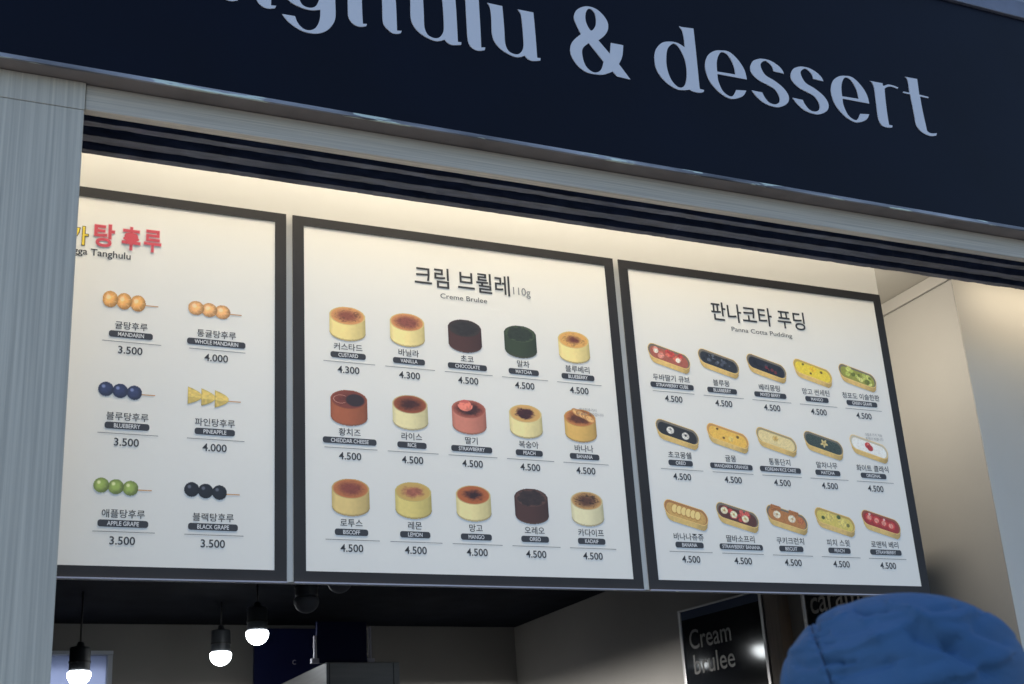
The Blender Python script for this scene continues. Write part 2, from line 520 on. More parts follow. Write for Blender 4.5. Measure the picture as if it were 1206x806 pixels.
# ------------------------------------------------------------------ shop sign
GLYPHS = {
    'u': [[(0,159,1),(46,159,1),(47,89,0),(47,39,0),(55,17,0),(72,10,0),(87,14,0),(98,28,0),(103,45,0),(104,87,0),(103,131,0),(101,147,0),(93,159,1),(141,160,1),(142,104,0),(142,33,0),(142,13,1),(152,14,1),(151,6,1),(127,0,0),(113,3,0),(104,12,1),(80,2,0),(56,6,0),(32,18,0),(15,38,0),(9,63,0),(10,110,0),(9,139,0),(6,152,0)]],
    'amp': [[(63,220,0),(92,220,0),(114,206,0),(129,184,0),(129,159,0),(116,135,0),(93,113,1),(127,75,1),(134,113,1),(174,114,1),(167,76,0),(153,47,1),(186,3,1),(144,4,1),(130,18,1),(105,4,0),(84,-2,0),(47,-2,0),(19,14,0),(2,41,0),(0,68,0),(11,93,0),(39,122,1),(25,154,0),(21,177,0),(34,203,0)],[(74,215,0),(61,199,0),(58,168,0),(71,141,0),(86,155,0),(92,176,0),(90,204,0)],[(61,97,1),(39,73,0),(37,45,0),(44,19,0),(61,4,0),(78,4,0),(94,18,0),(104,45,1)]],
    'd': [[(100,225,1),(106,223,0),(149,227,1),(148,163,0),(146,91,0),(144,19,1),(159,18,1),(157,12,1),(142,6,0),(120,6,0),(108,10,1),(88,4,0),(63,3,0),(30,19,0),(5,51,0),(0,89,0),(8,123,0),(31,151,0),(59,162,0),(86,163,0),(110,153,1),(111,185,0),(108,211,0),(102,219,0)],[(69,157,0),(49,135,0),(40,97,0),(40,62,0),(50,29,0),(71,10,0),(90,17,0),(101,39,0),(107,76,0),(105,111,0),(94,141,0),(82,156,0)]],
    'e': [[(63,159,0),(93,160,0),(120,140,0),(139,110,0),(144,75,1),(40,73,1),(40,47,0),(51,17,0),(71,4,0),(85,7,0),(100,30,1),(136,35,1),(120,13,0),(89,-2,0),(66,-3,0),(36,12,0),(10,41,0),(0,75,0),(2,104,0),(15,132,0),(38,151,0)],[(64,153,0),(51,136,0),(43,113,0),(40,81,1),(105,84,1),(103,114,0),(94,138,0),(81,152,0)]],
    's': [[(48,161,0),(76,161,0),(102,151,0),(117,138,0),(123,124,1),(85,125,1),(82,141,0),(68,154,0),(55,155,0),(40,140,0),(42,121,0),(54,103,0),(83,91,0),(111,73,0),(126,53,0),(127,35,0),(118,19,0),(97,5,0),(72,-2,0),(36,3,0),(11,19,0),(-6,40,1),(31,40,1),(38,24,0),(52,9,0),(73,7,0),(90,19,0),(92,40,0),(79,61,0),(56,71,0),(24,82,0),(3,101,0),(0,121,0),(12,144,0),(29,155,0)]],
    'r': [[(0,161,1),(51,162,1),(52,153,0),(73,162,0),(97,162,0),(113,159,1),(109,154,1),(84,157,0),(67,152,0),(55,143,1),(51,110,0),(47,55,0),(46,11,1),(60,11,1),(57,4,1),(32,0,0),(14,7,0),(7,30,0),(10,84,0),(13,138,0),(9,155,0)]],
    't': [[(21,205,1),(71,207,1),(67,148,1),(105,147,1),(103,142,1),(69,142,1),(68,90,0),(70,33,0),(72,15,0),(87,10,0),(110,15,1),(106,6,1),(77,0,0),(47,9,0),(30,31,0),(30,68,0),(29,142,1),(0,142,1),(2,147,1),(28,147,1),(30,191,0),(28,200,0)]],
    'l': [[(-9,225,1),(-3,222,0),(40,227,1),(40,88,0),(39,11,1),(51,14,1),(49,5,1),(28,-1,0),(12,4,0),(2,19,0),(0,42,0),(0,100,0),(0,205,0),(-4,217,0)]],
    'h': [[(-9,225,1),(-3,222,0),(38,227,1),(38,138,1),(54,157,0),(80,164,0),(108,158,0),(127,138,0),(133,105,0),(134,48,0),(134,11,1),(147,13,1),(144,5,1),(123,0,0),(106,11,0),(97,23,0),(95,39,0),(95,100,0),(91,131,0),(76,150,0),(58,146,0),(43,126,0),(39,98,0),(39,43,0),(40,11,1),(51,13,1),(49,6,1),(28,0,0),(11,7,0),(2,21,0),(0,37,0),(0,205,0),(-4,216,0)]],
    'n': [[(-9,161,1),(-3,159,0),(38,161,1),(38,138,1),(54,157,0),(80,164,0),(108,158,0),(127,138,0),(133,105,0),(134,48,0),(134,11,1),(147,13,1),(144,5,1),(123,0,0),(106,7,0),(97,20,0),(95,39,0),(95,100,0),(91,131,0),(76,150,0),(58,146,0),(43,126,0),(39,98,0),(39,43,0),(40,11,1),(51,13,1),(49,6,1),(28,0,0),(11,7,0),(2,21,0),(0,37,0),(0,145,0),(-4,154,0)]],
    'g': [[(92,162,1),(140,160,1),(140,66,0),(140,17,0),(133,-8,0),(114,-33,0),(86,-47,0),(53,-47,0),(23,-33,0),(7,-18,0),(0,-8,1),(33,-7,1),(41,-27,0),(56,-40,0),(73,-40,0),(88,-28,0),(98,-2,0),(100,28,1),(73,21,0),(45,24,0),(17,37,0),(3,65,0),(0,97,0),(9,130,0),(30,153,0),(56,163,0),(82,161,0)],
          [(65,157,0),(48,137,0),(39,105,0),(39,72,0),(45,45,0),(54,31,0),(70,27,0),(86,34,0),(96,55,0),(101,90,0),(100,115,0),(90,143,0),(78,156,0)]],
    'a': [[(96,158,1),(149,160,1),(146,91,0),(144,19,1),(159,18,1),(157,12,1),(142,6,0),(120,6,0),(108,10,1),(88,4,0),(63,3,0),(30,19,0),(5,51,0),(0,89,0),(8,123,0),(31,151,0),(59,162,0),(82,162,0)],
          [(69,157,0),(49,135,0),(40,97,0),(40,62,0),(50,29,0),(71,10,0),(90,17,0),(101,39,0),(107,76,0),(105,111,0),(94,141,0),(82,156,0)]],
}


def smooth_loop(L, n=5):
    out = []
    N = len(L)
    for i in range(N):
        p0, p1, p2, p3 = L[i - 1], L[i], L[(i + 1) % N], L[(i + 2) % N]
        a, b = np.array(p1[:2], float), np.array(p2[:2], float)
        t1 = np.zeros(2) if p1[2] else (b - np.array(p0[:2], float)) / 2
        t2 = np.zeros(2) if p2[2] else (np.array(p3[:2], float) - a) / 2
        d = np.linalg.norm(b - a)
        for t in (t1, t2):
            l = np.linalg.norm(t)
            if l > d * 1.1:
                t *= d * 1.1 / l
        if p1[2]:
            t1 = (b - a) if p2[2] else (b - a) * 1.5 - t2 * .5
        if p2[2]:
            t2 = (b - a) if p1[2] else (b - a) * 1.5 - t1 * .5
        for k in range(n):
            s = k / n
            out.append(a * (2 * s**3 - 3 * s**2 + 1) + t1 * (s**3 - 2 * s**2 + s) + b * (-2 * s**3 + 3 * s**2) + t2 * (s**3 - s**2))
    return out


GM = {}


def glyph_mesh(k):
    if k in GM:
        return GM[k]
    cu = bpy.data.curves.new('letter', 'CURVE')
    cu.dimensions = '2D'
    cu.fill_mode = 'BOTH'
    cu.extrude = 0.0012
    for L in GLYPHS[k]:
        pts = smooth_loop(L)
        sp = cu.splines.new('POLY')
        sp.points.add(len(pts) - 1)
        for q, pnt in zip(sp.points, pts):
            q.co = (pnt[0] / 1000, pnt[1] / 1000, 0, 1)
        sp.use_cyclic_u = True
    me = eval_curve_mesh(cu, 'letter')
    me.transform(Matrix.Rotation(math.pi / 2, 4, 'X'))
    GM[k] = me
    return me


sign = thing('shop_sign', (1.5, -0.4, 3.236), 'dark navy shop sign with pale lettering reading tanghulu and dessert', 'sign')
so = Vector((-1.5, 0.4, -3.236))
o = MB().box(-1.0, 4.6, -0.40, -0.306, 3.244, 4.078, 0.002).build('sign_panel', 'sign_navy', sign); o.location = so
o = MB().box(-1.0, 4.6, -0.396, -0.3165, 3.2375, 3.2437).build('underside', 'sign_soffit', sign); o.location = so
o = MB().box(-1.0, 4.6, -0.4035, -0.3965, 3.2365, 3.2475, 0.001).build('bottom_trim', 'trim_metal', sign); o.location = so
o = MB().box(-1.0, 4.6, -0.412, -0.306, 4.08, 4.15, 0.003).build('top_trim', 'cap_metal', sign); o.location = so
for k, x, z in (('t', 0.312, 3.506), ('a', 0.424, 3.506), ('n', 0.604, 3.507), ('g', 0.767, 3.507), ('h', 0.941, 3.507), ('u', 1.106, 3.508),
                ('l', 1.277, 3.507), ('u', 1.342, 3.508), ('amp', 1.591, 3.508), ('d', 1.866, 3.507), ('e', 2.040, 3.518), ('s', 2.203, 3.518),
                ('s', 2.351, 3.521), ('e', 2.498, 3.523), ('r', 2.661, 3.523), ('t', 2.790, 3.524)):
    o = link('letter', glyph_mesh(k), 'letter_white', sign)
    o.location = Vector((x, -0.4014, z)) + so

# ------------------------------------------------------------------ printed pictures of the menus
def vnoise(x, y, seed=0):
    xi, yi = np.floor(x).astype(int), np.floor(y).astype(int)
    fx, fy = x - xi, y - yi
    fx, fy = fx * fx * (3 - 2 * fx), fy * fy * (3 - 2 * fy)

    def h(a, b):
        v = np.sin(a * 127.1 + b * 311.7 + seed * 74.7) * 43758.5453
        return v - np.floor(v)
    return (h(xi, yi) * (1 - fx) + h(xi + 1, yi) * fx) * (1 - fy) + (h(xi, yi + 1) * (1 - fx) + h(xi + 1, yi + 1) * fx) * fy


def sstep(a, b, x):
    t = np.clip((x - a) / (b - a), 0, 1)
    return t * t * (3 - 2 * t)


class Pic:
    """a little printed picture: a colour per cell, cut out along its outline"""
    def __init__(self, w, h, cell=0.0014):
        self.nx, self.nz = int(w / cell), int(h / cell)
        x = (np.arange(self.nx) + .5) / self.nx * w - w / 2
        z = (np.arange(self.nz) + .5) / self.nz * h - h / 2
        self.X, self.Z = np.meshgrid(x, z)
        self.w, self.h = w, h
        self.C = np.ones((self.nz, self.nx, 3)) * 200.
        self.A = np.zeros((self.nz, self.nx))

    def paint(self, mask, color):
        mask = np.clip(mask, 0, 1)[..., None]
        c = np.array(color, float)
        self.C = self.C * (1 - mask) + c * mask
        self.A = np.maximum(self.A, mask[..., 0])

    def mesh(self):
        keep = self.A > 0.5
        nx, nz = self.nx, self.nz
        vid = -np.ones((nz + 1, nx + 1), int)
        jj, ii = np.nonzero(keep)
        for dj in (0, 1):
            for di in (0, 1):
                vid[jj + dj, ii + di] = 0
        vj, vi = np.nonzero(vid == 0)
        vid[vj, vi] = np.arange(len(vj))
        co = np.zeros((len(vj), 3))
        co[:, 0] = vi / nx * self.w - self.w / 2
        co[:, 2] = vj / nz * self.h - self.h / 2
        F = np.stack([vid[jj, ii], vid[jj, ii + 1], vid[jj + 1, ii + 1], vid[jj + 1, ii]], 1)
        me = bpy.data.meshes.new('dish_picture')
        me.vertices.add(len(co))
        me.vertices.foreach_set('co', co.ravel())
        me.loops.add(F.size)
        me.loops.foreach_set('vertex_index', F.ravel().astype(np.int32))
        me.polygons.add(len(F))
        me.polygons.foreach_set('loop_start', (np.arange(len(F)) * 4).astype(np.int32))
        me.update(calc_edges=True)
        ca = me.color_attributes.new('Ink', 'FLOAT_COLOR', 'CORNER')
        c = np.clip(self.C[jj, ii] * 1.04 / 255., 0, 1)
        c = np.where(c <= 0.04045, c / 12.92, ((c + 0.055) / 1.055) ** 2.4)
        c = np.concatenate([c, np.ones((len(c), 1))], 1)
        ca.data.foreach_set('color', np.repeat(c, 4, axis=0).ravel().astype(np.float32))
        me.validate()
        return me


def pudding(side, rim, burn, r0, r1, seed, top=None, spots=0.0, topping=None):
    P = Pic(0.118, 0.128)
    X, Z = P.X, P.Z
    a, b, zt, zb = 0.0505, 0.0265, 0.018, -0.030
    q = np.clip(1 - (X / a) ** 2, 0, None)
    Z = Z - 0.0075
    body = (np.abs(X) < a) & (Z < zt) & (Z > zb - b * 0.92 * np.sqrt(q))
    sh = 1.03 - 0.16 * sstep(-0.3, 1, X / a) - 0.10 * sstep(0.75, 1.0, np.abs(X) / a) - 0.10 * sstep(-0.004, -0.022, Z - zb + b * .4 * np.sqrt(q)) + 0.03 * (vnoise(X * 160, Z * 160, seed) - .5)
    P.paint(body.astype(float), np.array(side) * sh[..., None])
    edge = body & (Z < zb - b * 0.92 * np.sqrt(q) + 0.004)
    P.paint(edge * 0.35, (110, 85, 60))
    rr = np.sqrt((X / a) ** 2 + ((Z - zt) / b) ** 2)
    inside = (rr < 1).astype(float)
    topc = np.array(top or rim, float)
    n = vnoise(X * 90, Z * 160, seed + 3) * 0.6 + vnoise(X * 260, Z * 420, seed + 5) * 0.4
    P.paint(inside, np.array(side) * 0.9)
    P.paint(inside * sstep(1.0, 0.86, rr), topc)
    m = sstep(r1, r0, rr + (n - .5) * 0.32)
    P.paint(inside * m, np.array(burn, float) * (0.85 + 0.35 * n)[..., None])
    if spots:
        P.paint(inside * sstep(0.55, 0.75, n) * spots * sstep(0.95, 0.6, rr), np.array(burn, float) * 0.6)
    if topping == 'half':
        d = np.hypot((X - 0.017) / 0.026, (Z - zt + 0.001) / 0.0175)
        P.paint(sstep(1.1, 0.85, d) * inside, (52, 36, 38))
        ln = np.abs(np.hypot(X + .022, (Z - zt) * 1.8) - 0.02)
        P.paint((ln < 0.0012) * inside * (d > 1.1), (190, 130, 110))
    if topping == 'strawberry':
        d = np.hypot((X + 0.010) / 0.022, (Z - zt - 0.010) / 0.0165) + 0.25 * np.abs(X + .012) / .03 * (Z > zt + .012)
        P.paint(sstep(1.08, 0.95, d), np.array((236, 130, 108)) * (0.85 + 0.3 * vnoise(X * 200, Z * 200, 9))[..., None])
        P.paint((d < 1.0) & (Z > zt + 0.017) & (X < 0), (205, 100, 88))
    if topping == 'banana':
        for cx, cz in ((-0.008, 0.034), (0.006, 0.029), (0.022, 0.023), (0.032, 0.017)):
            d = np.hypot((X - cx) / 0.017, (Z - cz + (X - cx) * .35) / 0.0105)
            P.paint(sstep(1.05, 0.95, d), np.array((196, 134, 76)))
            P.paint(sstep(0.82, 0.7, d), np.array((228, 178, 112)) * (0.85 + 0.3 * vnoise(X * 240, Z * 240, 4))[..., None])
    return P.mesh()


def tray(fill, seed, blobs=(), rows=None, gold=(208, 174, 104), wall=None, star=False, stripes=None):
    P = Pic(0.160, 0.105)
    ca, sa = math.cos(math.radians(-14)), math.sin(math.radians(-14))
    X, Z = P.X, P.Z - 0.006
    U = X * ca + Z * sa
    V = -X * sa + Z * ca

    def stad(L, R, dz=0.0):
        u = X * ca + (Z - dz) * sa
        v = -X * sa + (Z - dz) * ca
        return np.hypot(np.clip(np.abs(u + v * .25) - L, 0, None), v * 1.0) / R
    s0 = stad(0.048, 0.0215)
    lo = np.minimum.reduce([stad(0.048 - .002 * t, 0.0215 - .002 * t, -0.0165 * t) for t in np.linspace(0, 1, 9)])
    n = vnoise(X * 180, Z * 180, seed)
    P.paint((lo < 1).astype(float), np.array(gold) * (1.02 - 0.2 * sstep(.02, .07, U) + 0.1 * (n - .5) + .06 * sstep(-.06, -.02, U))[..., None])
    P.paint((s0 < 1).astype(float), np.minimum(np.array(gold) * 1.2, 250))
    wl = np.array(wall or (120, 110, 95), float)
    P.paint(sstep(0.95, 0.90, s0), wl)
    si = stad(0.0455, 0.0176, -0.0030)
    inm = sstep(1.0, 0.92, si)
    n2 = vnoise(X * 320, Z * 320, seed + 2)
    P.paint(inm, np.array(fill) * (0.95 + 0.12 * n2)[..., None])
    if stripes:
        k = np.abs(np.sin((U * 1.0 + V * 1.7 + .004 * n) * 420))
        P.paint(inm * sstep(.75, .95, k) * .8, stripes)
    for (u, v, r, c) in blobs:
        d = np.hypot(U - u, (V - v) * 1.15) / r
        P.paint(sstep(1.08, 0.9, d) * (s0 < 1.12), np.array(c, float) * (0.84 + 0.3 * vnoise(X * 300, Z * 300, seed + 8))[..., None])
    if rows:
        for u in rows:
            for rad, c in ((0.0140, (186, 128, 58)), (0.0116, (246, 214, 136))):
                d = np.hypot((U - u) * 1.35, V - .001) / rad
                P.paint(sstep(1.06, 0.94, d), np.array(c, float))
    if star:
        an = np.arctan2(V, U - .002)
        d = np.hypot(U - .002, V * 1.1) / (0.0105 + 0.0035 * np.cos(an * 5 + .6))
        P.paint(sstep(1.1, .9, d), (214, 192, 128))
        P.paint(sstep(.45, .3, d), (180, 150, 86))
    return P.mesh()


def ring_blobs(us, vs, r, c, c2, r2):
    out = []
    for u, v in zip(us, vs):
        out += [(u, v, r, c), (u, v, r2, c2)]
    return out


def rnd_blobs(seed, n, r, cols):
    R = random.Random(seed)
    return [(R.uniform(-.05, .05), R.uniform(-.012, .012), r * R.uniform(.6, 1.2), R.choice(cols)) for _ in range(n)]


def skewer(kind, base, seed):
    P = Pic(0.165, 0.066)
    X, Z = P.X, P.Z
    x0 = -0.050
    st = (np.abs(Z + 0.004 + (X * 0.02)) < 0.0014) & (X > -0.04) & (X < 0.068)
    P.paint(st.astype(float), (196, 150, 105))
    base = np.array(base, float)
    for i in (2, 1, 0) if kind != 'pine' else (0, 1, 2):
        cx, cz = x0 + i * 0.034, 0.003 - i * 0.0022
        dx, dz = (X - cx), (Z - cz)
        n = vnoise(X * 200, Z * 200, seed + i)
        if kind == 'pine':
            d = np.maximum(np.abs(dz) / (0.0235 * np.sqrt(np.clip(1 - (dx + 0.016) / 0.036, 0.0025, 1))), np.abs(dx - .002) / 0.0180)
            P.paint(sstep(1.04, .96, d), base * (0.90 + 0.16 * n - .16 * sstep(.75, 1, d) - .10 * (dz < -.004))[..., None])
            P.paint(sstep(.03, .0, np.abs(dz - .003 * np.sin(dx * 300)) / .05) * (d < .8) * .35, (255, 236, 150))
            continue
        rx, rz = (0.019, 0.0225) if kind == 'segment' else (0.0205, 0.0195) if kind == 'whole' else (0.0185, 0.0185)
        d = np.hypot(dx / rx, dz / rz)
        shade = 1.10 - 0.26 * sstep(0.3, 1.0, d) - 0.16 * sstep(-.2, 1, (dx - dz) / rx)
        P.paint(sstep(1.03, .97, d), base * (shade + .12 * (n - .5))[..., None])
        if kind in ('segment', 'whole'):
            an = np.arctan2(dz, dx + .004)
            k = np.abs(np.sin(an * (5 if kind == 'whole' else 3) + seed + i))
            P.paint(sstep(.3, .0, k) * (d < .85) * (d > .15) * .5, (250, 214, 165))
            P.paint(sstep(.4, .2, np.hypot((dx + .005) / rx, (dz - .006) / rz)) * .5, (255, 235, 205))
        else:
            P.paint(sstep(.34, .12, np.hypot((dx + .006) / rx, (dz - .007) / rz)) * .75, np.minimum(base * 1.2 + 95, 255))
    return P.mesh()


SB, ST = 2.140, 3.1443        # board bottom and top
ROWS = (2.838, 2.600, 2.358)


def board_base(x0, x1, label):
    t = thing('menu_board', ((x0 + x1) / 2, 0, SB), label, 'menu board', 'menu boards across the back of the serving window')
    off = Vector((-(x0 + x1) / 2, 0, -SB))
    fm = MB()
    w = 0.031
    fm.box(x0, x0 + w, -0.0016, 0.0015, SB, ST).box(x1 - w, x1, -0.0016, 0.0015, SB, ST)
    fm.box(x0 + w, x1 - w, -0.0016, 0.0015, ST - 0.028, ST).box(x0 + w, x1 - w, -0.0016, 0.0015, SB, SB + 0.0275)
    f = fm.build('frame', 'frame_black', t)
    f.location = off
    e = MB().box(x0, x1, -0.007, 0.0015, SB - .004, SB - .0005).build('edge_strip', 'post_grey', f)
    s = MB().box(x0 + w - .001, x1 - w + .001, -0.001, 0.001, SB + .026, ST - .027).build('menu_sheet', 'sheet_white', t)
    s.location = off
    return t, off


t3_ref = {}


def entry(t, off, x, zi, pic, name, eng, price, plabel, px=0.0, pw=None):
    zp = ROWS[zi]
    d = off
    o = link('dish_picture', pic, 'print_colour', t)
    if t is t3_ref.get('t'):
        o.scale = (1.07, 1, 1.07)
    o.location = Vector((x + px, -0.0013, zp)) + d
    o['label'] = plabel
    put_text('dish_name', text_mesh(name, 0.0222, 0.00022), x + d.x, -0.0013, zp - 0.0645 + d.z, 'print_black', t)
    tm = text_mesh(eng, 0.0150, 0.0002, squeeze=0.82)
    wd = pw or min(0.150, max(0.083, tm['w'] + 0.044))
    bm = bmesh.new()
    pts = []
    r = 0.0066
    for cx, cz, a0 in ((wd / 2 - r, .0085 - r, 0), (-wd / 2 + r, .0085 - r, 90), (-wd / 2 + r, -.0085 + r, 180), (wd / 2 - r, -.0085 + r, 270)):
        for k in range(6):
            a = math.radians(a0 + k * 18)
            pts.append(bm.verts.new((cx + r * math.cos(a), 0, cz + r * math.sin(a))))
    bm.faces.new(pts)
    me = bpy.data.meshes.new('name_plate')
    bm.to_mesh(me)
    bm.free()
    pl = link('name_plate', me, 'print_plate', t)
    pl.location = Vector((x, -0.0013, zp - 0.0885)) + d
    put_text('plate_lettering', tm, 0, -0.0003, 0, 'print_white', pl)
    rl = link('rule_line', RULE, 'print_grey', t)
    rl.location = Vector((x + .003, -0.0013, zp - 0.1085)) + d
    put_text('price', text_mesh(price, 0.0275, 0.0004, squeeze=1.0), x + d.x, -0.0013, zp - 0.1295 + d.z, 'print_black', t)


rb = bmesh.new()
rb.faces.new([rb.verts.new(v) for v in ((-.072, 0, -.0009), (.072, 0, -.0009), (.072, 0, .0009), (-.072, 0, .0009))])
RULE = bpy.data.meshes.new('rule_line')
rb.to_mesh(RULE)
rb.free()

hp = MB().box(-0.78, 2.916, 0.0022, 0.030, SB, 5.1).build('backing_panel', 'header_white')
tag(hp, 'cream backing panel behind the three menu boards, bare strip above them', 'wall panel')

# --- skewers
t1, d1 = board_base(-0.12, 0.8875, 'skewer menu board with red title and six fruit skewers, beside the pillar')
for ch_, cx_, w_ in (('탕', 0.414, 0.050), ('후', 0.4805, 0.046), ('루', 0.5345, 0.043)):
    put_text('title_lettering', text_mesh(ch_, 0.068, 0.0034, width=w_ + .003), cx_ + d1.x, -0.0013, 3.014 + d1.z, 'print_pink', t1)
    put_text('title_lettering', text_mesh(ch_, 0.068, 0.0015, width=w_), cx_ + d1.x, -0.0016, 3.014 + d1.z, 'print_red', t1)
for ch_, cx_ in (('왕', 0.288), ('가', 0.350)):
    put_text('title_lettering', text_mesh(ch_, 0.056, 0.0022), cx_ + d1.x, -0.0013, 3.006 + d1.z, 'print_olive', t1)
    put_text('title_lettering', text_mesh(ch_, 0.056, 0.0004), cx_ + d1.x, -0.0016, 3.006 + d1.z, 'print_yellow', t1)
bm = bmesh.new()                                     # the petal-shaped blot that fills the middle syllable
bm.faces.new([bm.verts.new(((.0175 + .0030 * math.cos(8 * k * math.pi / 48)) * math.cos(k * math.pi / 48), 0, (.0175 + .0030 * math.cos(8 * k * math.pi / 48)) * math.sin(k * math.pi / 48))) for k in range(96)])
me = bpy.data.meshes.new('petal_blot')
bm.to_mesh(me)
bm.free()
link('petal_blot', me, 'print_red', t1).location = (0.4805 + d1.x, -0.0018, 3.013 + d1.z)
put_text('subtitle', text_mesh('Wangga Tanghulu', 0.026, 0.0003, width=0.195), 0.3835 + d1.x, -0.0013, 2.961 + d1.z, 'print_black', t1)
for x, zi, pic, nm, en, pr_, lb in (
    (0.490, 0, skewer('segment', (244, 176, 96), 1), '귤탕후루', 'MANDARIN', '3.500', 'picture of mandarin segments on a stick'),
    (0.704, 0, skewer('whole', (242, 178, 112), 5), '통귤탕후루', 'WHOLE MANDARIN', '4.000', 'picture of peeled whole mandarins on a stick'),
    (0.490, 1, skewer('berry', (48, 58, 94), 7), '블루탕후루', 'BLUEBERRY', '3.500', 'picture of blueberries on a stick'),
    (0.704, 1, skewer('pine', (240, 208, 112), 9), '파인탕후루', 'PINEAPPLE', '4.000', 'picture of pineapple pieces on a stick'),
    (0.490, 2, skewer('berry', (152, 172, 84), 11), '애플탕후루', 'APPLE GRAPE', '3.500', 'picture of green grapes on a stick'),
    (0.704, 2, skewer('berry', (26, 28, 36), 13), '블랙탕후루', 'BLACK GRAPE', '3.500', 'picture of black grapes on a stick')):
    entry(t1, d1, x, zi, pic, nm, en, pr_, lb, px=-0.004)

# --- creme brulee
t2, d2 = board_base(0.9055, 1.900, 'creme brulee menu board in the middle with fifteen round custards')
put_text('title_lettering', text_mesh('크림 브륄레', 0.068, 0.0007, width=0.293), 1.4015 + d2.x, -0.0013, 3.0095 + d2.z, 'print_black', t2)
put_text('weight_lettering', text_mesh('110g', 0.034, 0.0, width=0.055), 1.586 + d2.x, -0.0013, 2.994 + d2.z, 'print_grey', t2)
put_text('subtitle', text_mesh('Creme Brulee', 0.021, 0.0, width=0.143), 1.402 + d2.x, -0.0013, 2.9555 + d2.z, 'print_black', t2)
PUD = [
    (0, 0, '커스타드', 'CUSTARD', '4.300', pudding((240, 217, 142), (214, 152, 92), (142, 78, 58), .25, .85, 1, spots=.6), 'picture of a custard cake with burnt speckles'),
    (1, 0, '바닐라', 'VANILLA', '4.300', pudding((243, 222, 150), (208, 142, 86), (140, 76, 62), .35, .9, 2, spots=.4), 'picture of a vanilla custard with brown top'),
    (2, 0, '초코', 'CHOCOLATE', '4.500', pudding((74, 44, 38), (52, 44, 40), (40, 36, 34), .6, .9, 3), 'picture of a dark chocolate custard'),
    (3, 0, '말차', 'MATCHA', '4.500', pudding((52, 64, 42), (66, 80, 52), (40, 48, 36), .75, .9, 4), 'picture of a dark green matcha custard'),
    (4, 0, '블루베리', 'BLUEBERRY', '4.500', pudding((242, 220, 146), (222, 168, 92), (104, 50, 40), .1, .62, 5, spots=.3), 'picture of a custard with a small burnt centre'),
    (0, 1, '황치즈', 'CHEDDAR CHEESE', '4.500', pudding((168, 92, 58), (128, 62, 48), (110, 52, 42), .3, .9, 6, topping='half'), 'picture of an orange custard with a dark patch'),
    (1, 1, '라이스', 'RICE', '4.500', pudding((236, 222, 166), (150, 78, 46), (66, 30, 24), .2, .9, 7), 'picture of a pale custard with dark brown top'),
    (2, 1, '딸기', 'STRAWBERRY', '4.500', pudding((206, 128, 106), (160, 84, 66), (62, 32, 30), .35, .9, 8, topping='strawberry'), 'picture of a pink custard with a strawberry'),
    (3, 1, '복숭아', 'PEACH', '4.500', pudding((242, 224, 158), (216, 168, 98), (66, 28, 30), .40, .68, 9), 'picture of a pale custard with a dark round spot'),
    (4, 1, '바나나', 'BANANA', '4.500', pudding((222, 178, 96), (196, 122, 66), (100, 54, 34), .4, .9, 10, topping='banana'), 'picture of a custard with toasted banana slices'),
    (0, 2, '로투스', 'BISCOFF', '4.500', pudding((226, 196, 124), (192, 116, 66), (140, 70, 54), .3, .85, 11, spots=.3), 'picture of a tan custard with reddish top'),
    (1, 2, '레몬', 'LEMON', '4.500', pudding((226, 204, 120), (206, 168, 92), (168, 98, 74), .25, .75, 12), 'picture of a lemon yellow custard'),
    (2, 2, '망고', 'MANGO', '4.500', pudding((240, 222, 156), (184, 100, 52), (56, 24, 22), .15, .72, 13), 'picture of a custard with orange rim and black centre'),
    (3, 2, '오레오', 'OREO', '4.500', pudding((78, 48, 40), (98, 66, 54), (54, 38, 34), .75, .92, 14), 'picture of a dark brown cookie custard'),
    (4, 2, '카다이프', 'KADAIF', '4.500', pudding((238, 226, 178), (200, 152, 92), (94, 58, 40), .2, .9, 15, spots=.8), 'picture of a custard with crumbled brown topping'),
]
for ci, zi, nm, en, pr_, pic, lb in PUD:
    entry(t2, d2, 1.0565 + 0.1728 * ci, zi, pic, nm, en, pr_, lb, px=-0.0005 - .0012 * ci)
put_text('note_lettering', text_mesh('생크림추가시', 0.0105, 0.0), 1.7700 + d2.x, -0.0013, 2.652 + d2.z, 'print_grey', t2)
put_text('note_lettering', text_mesh('바나나가 올라갑니다', 0.0105, 0.0), 1.7760 + d2.x, -0.0013, 2.639 + d2.z, 'print_grey', t2)

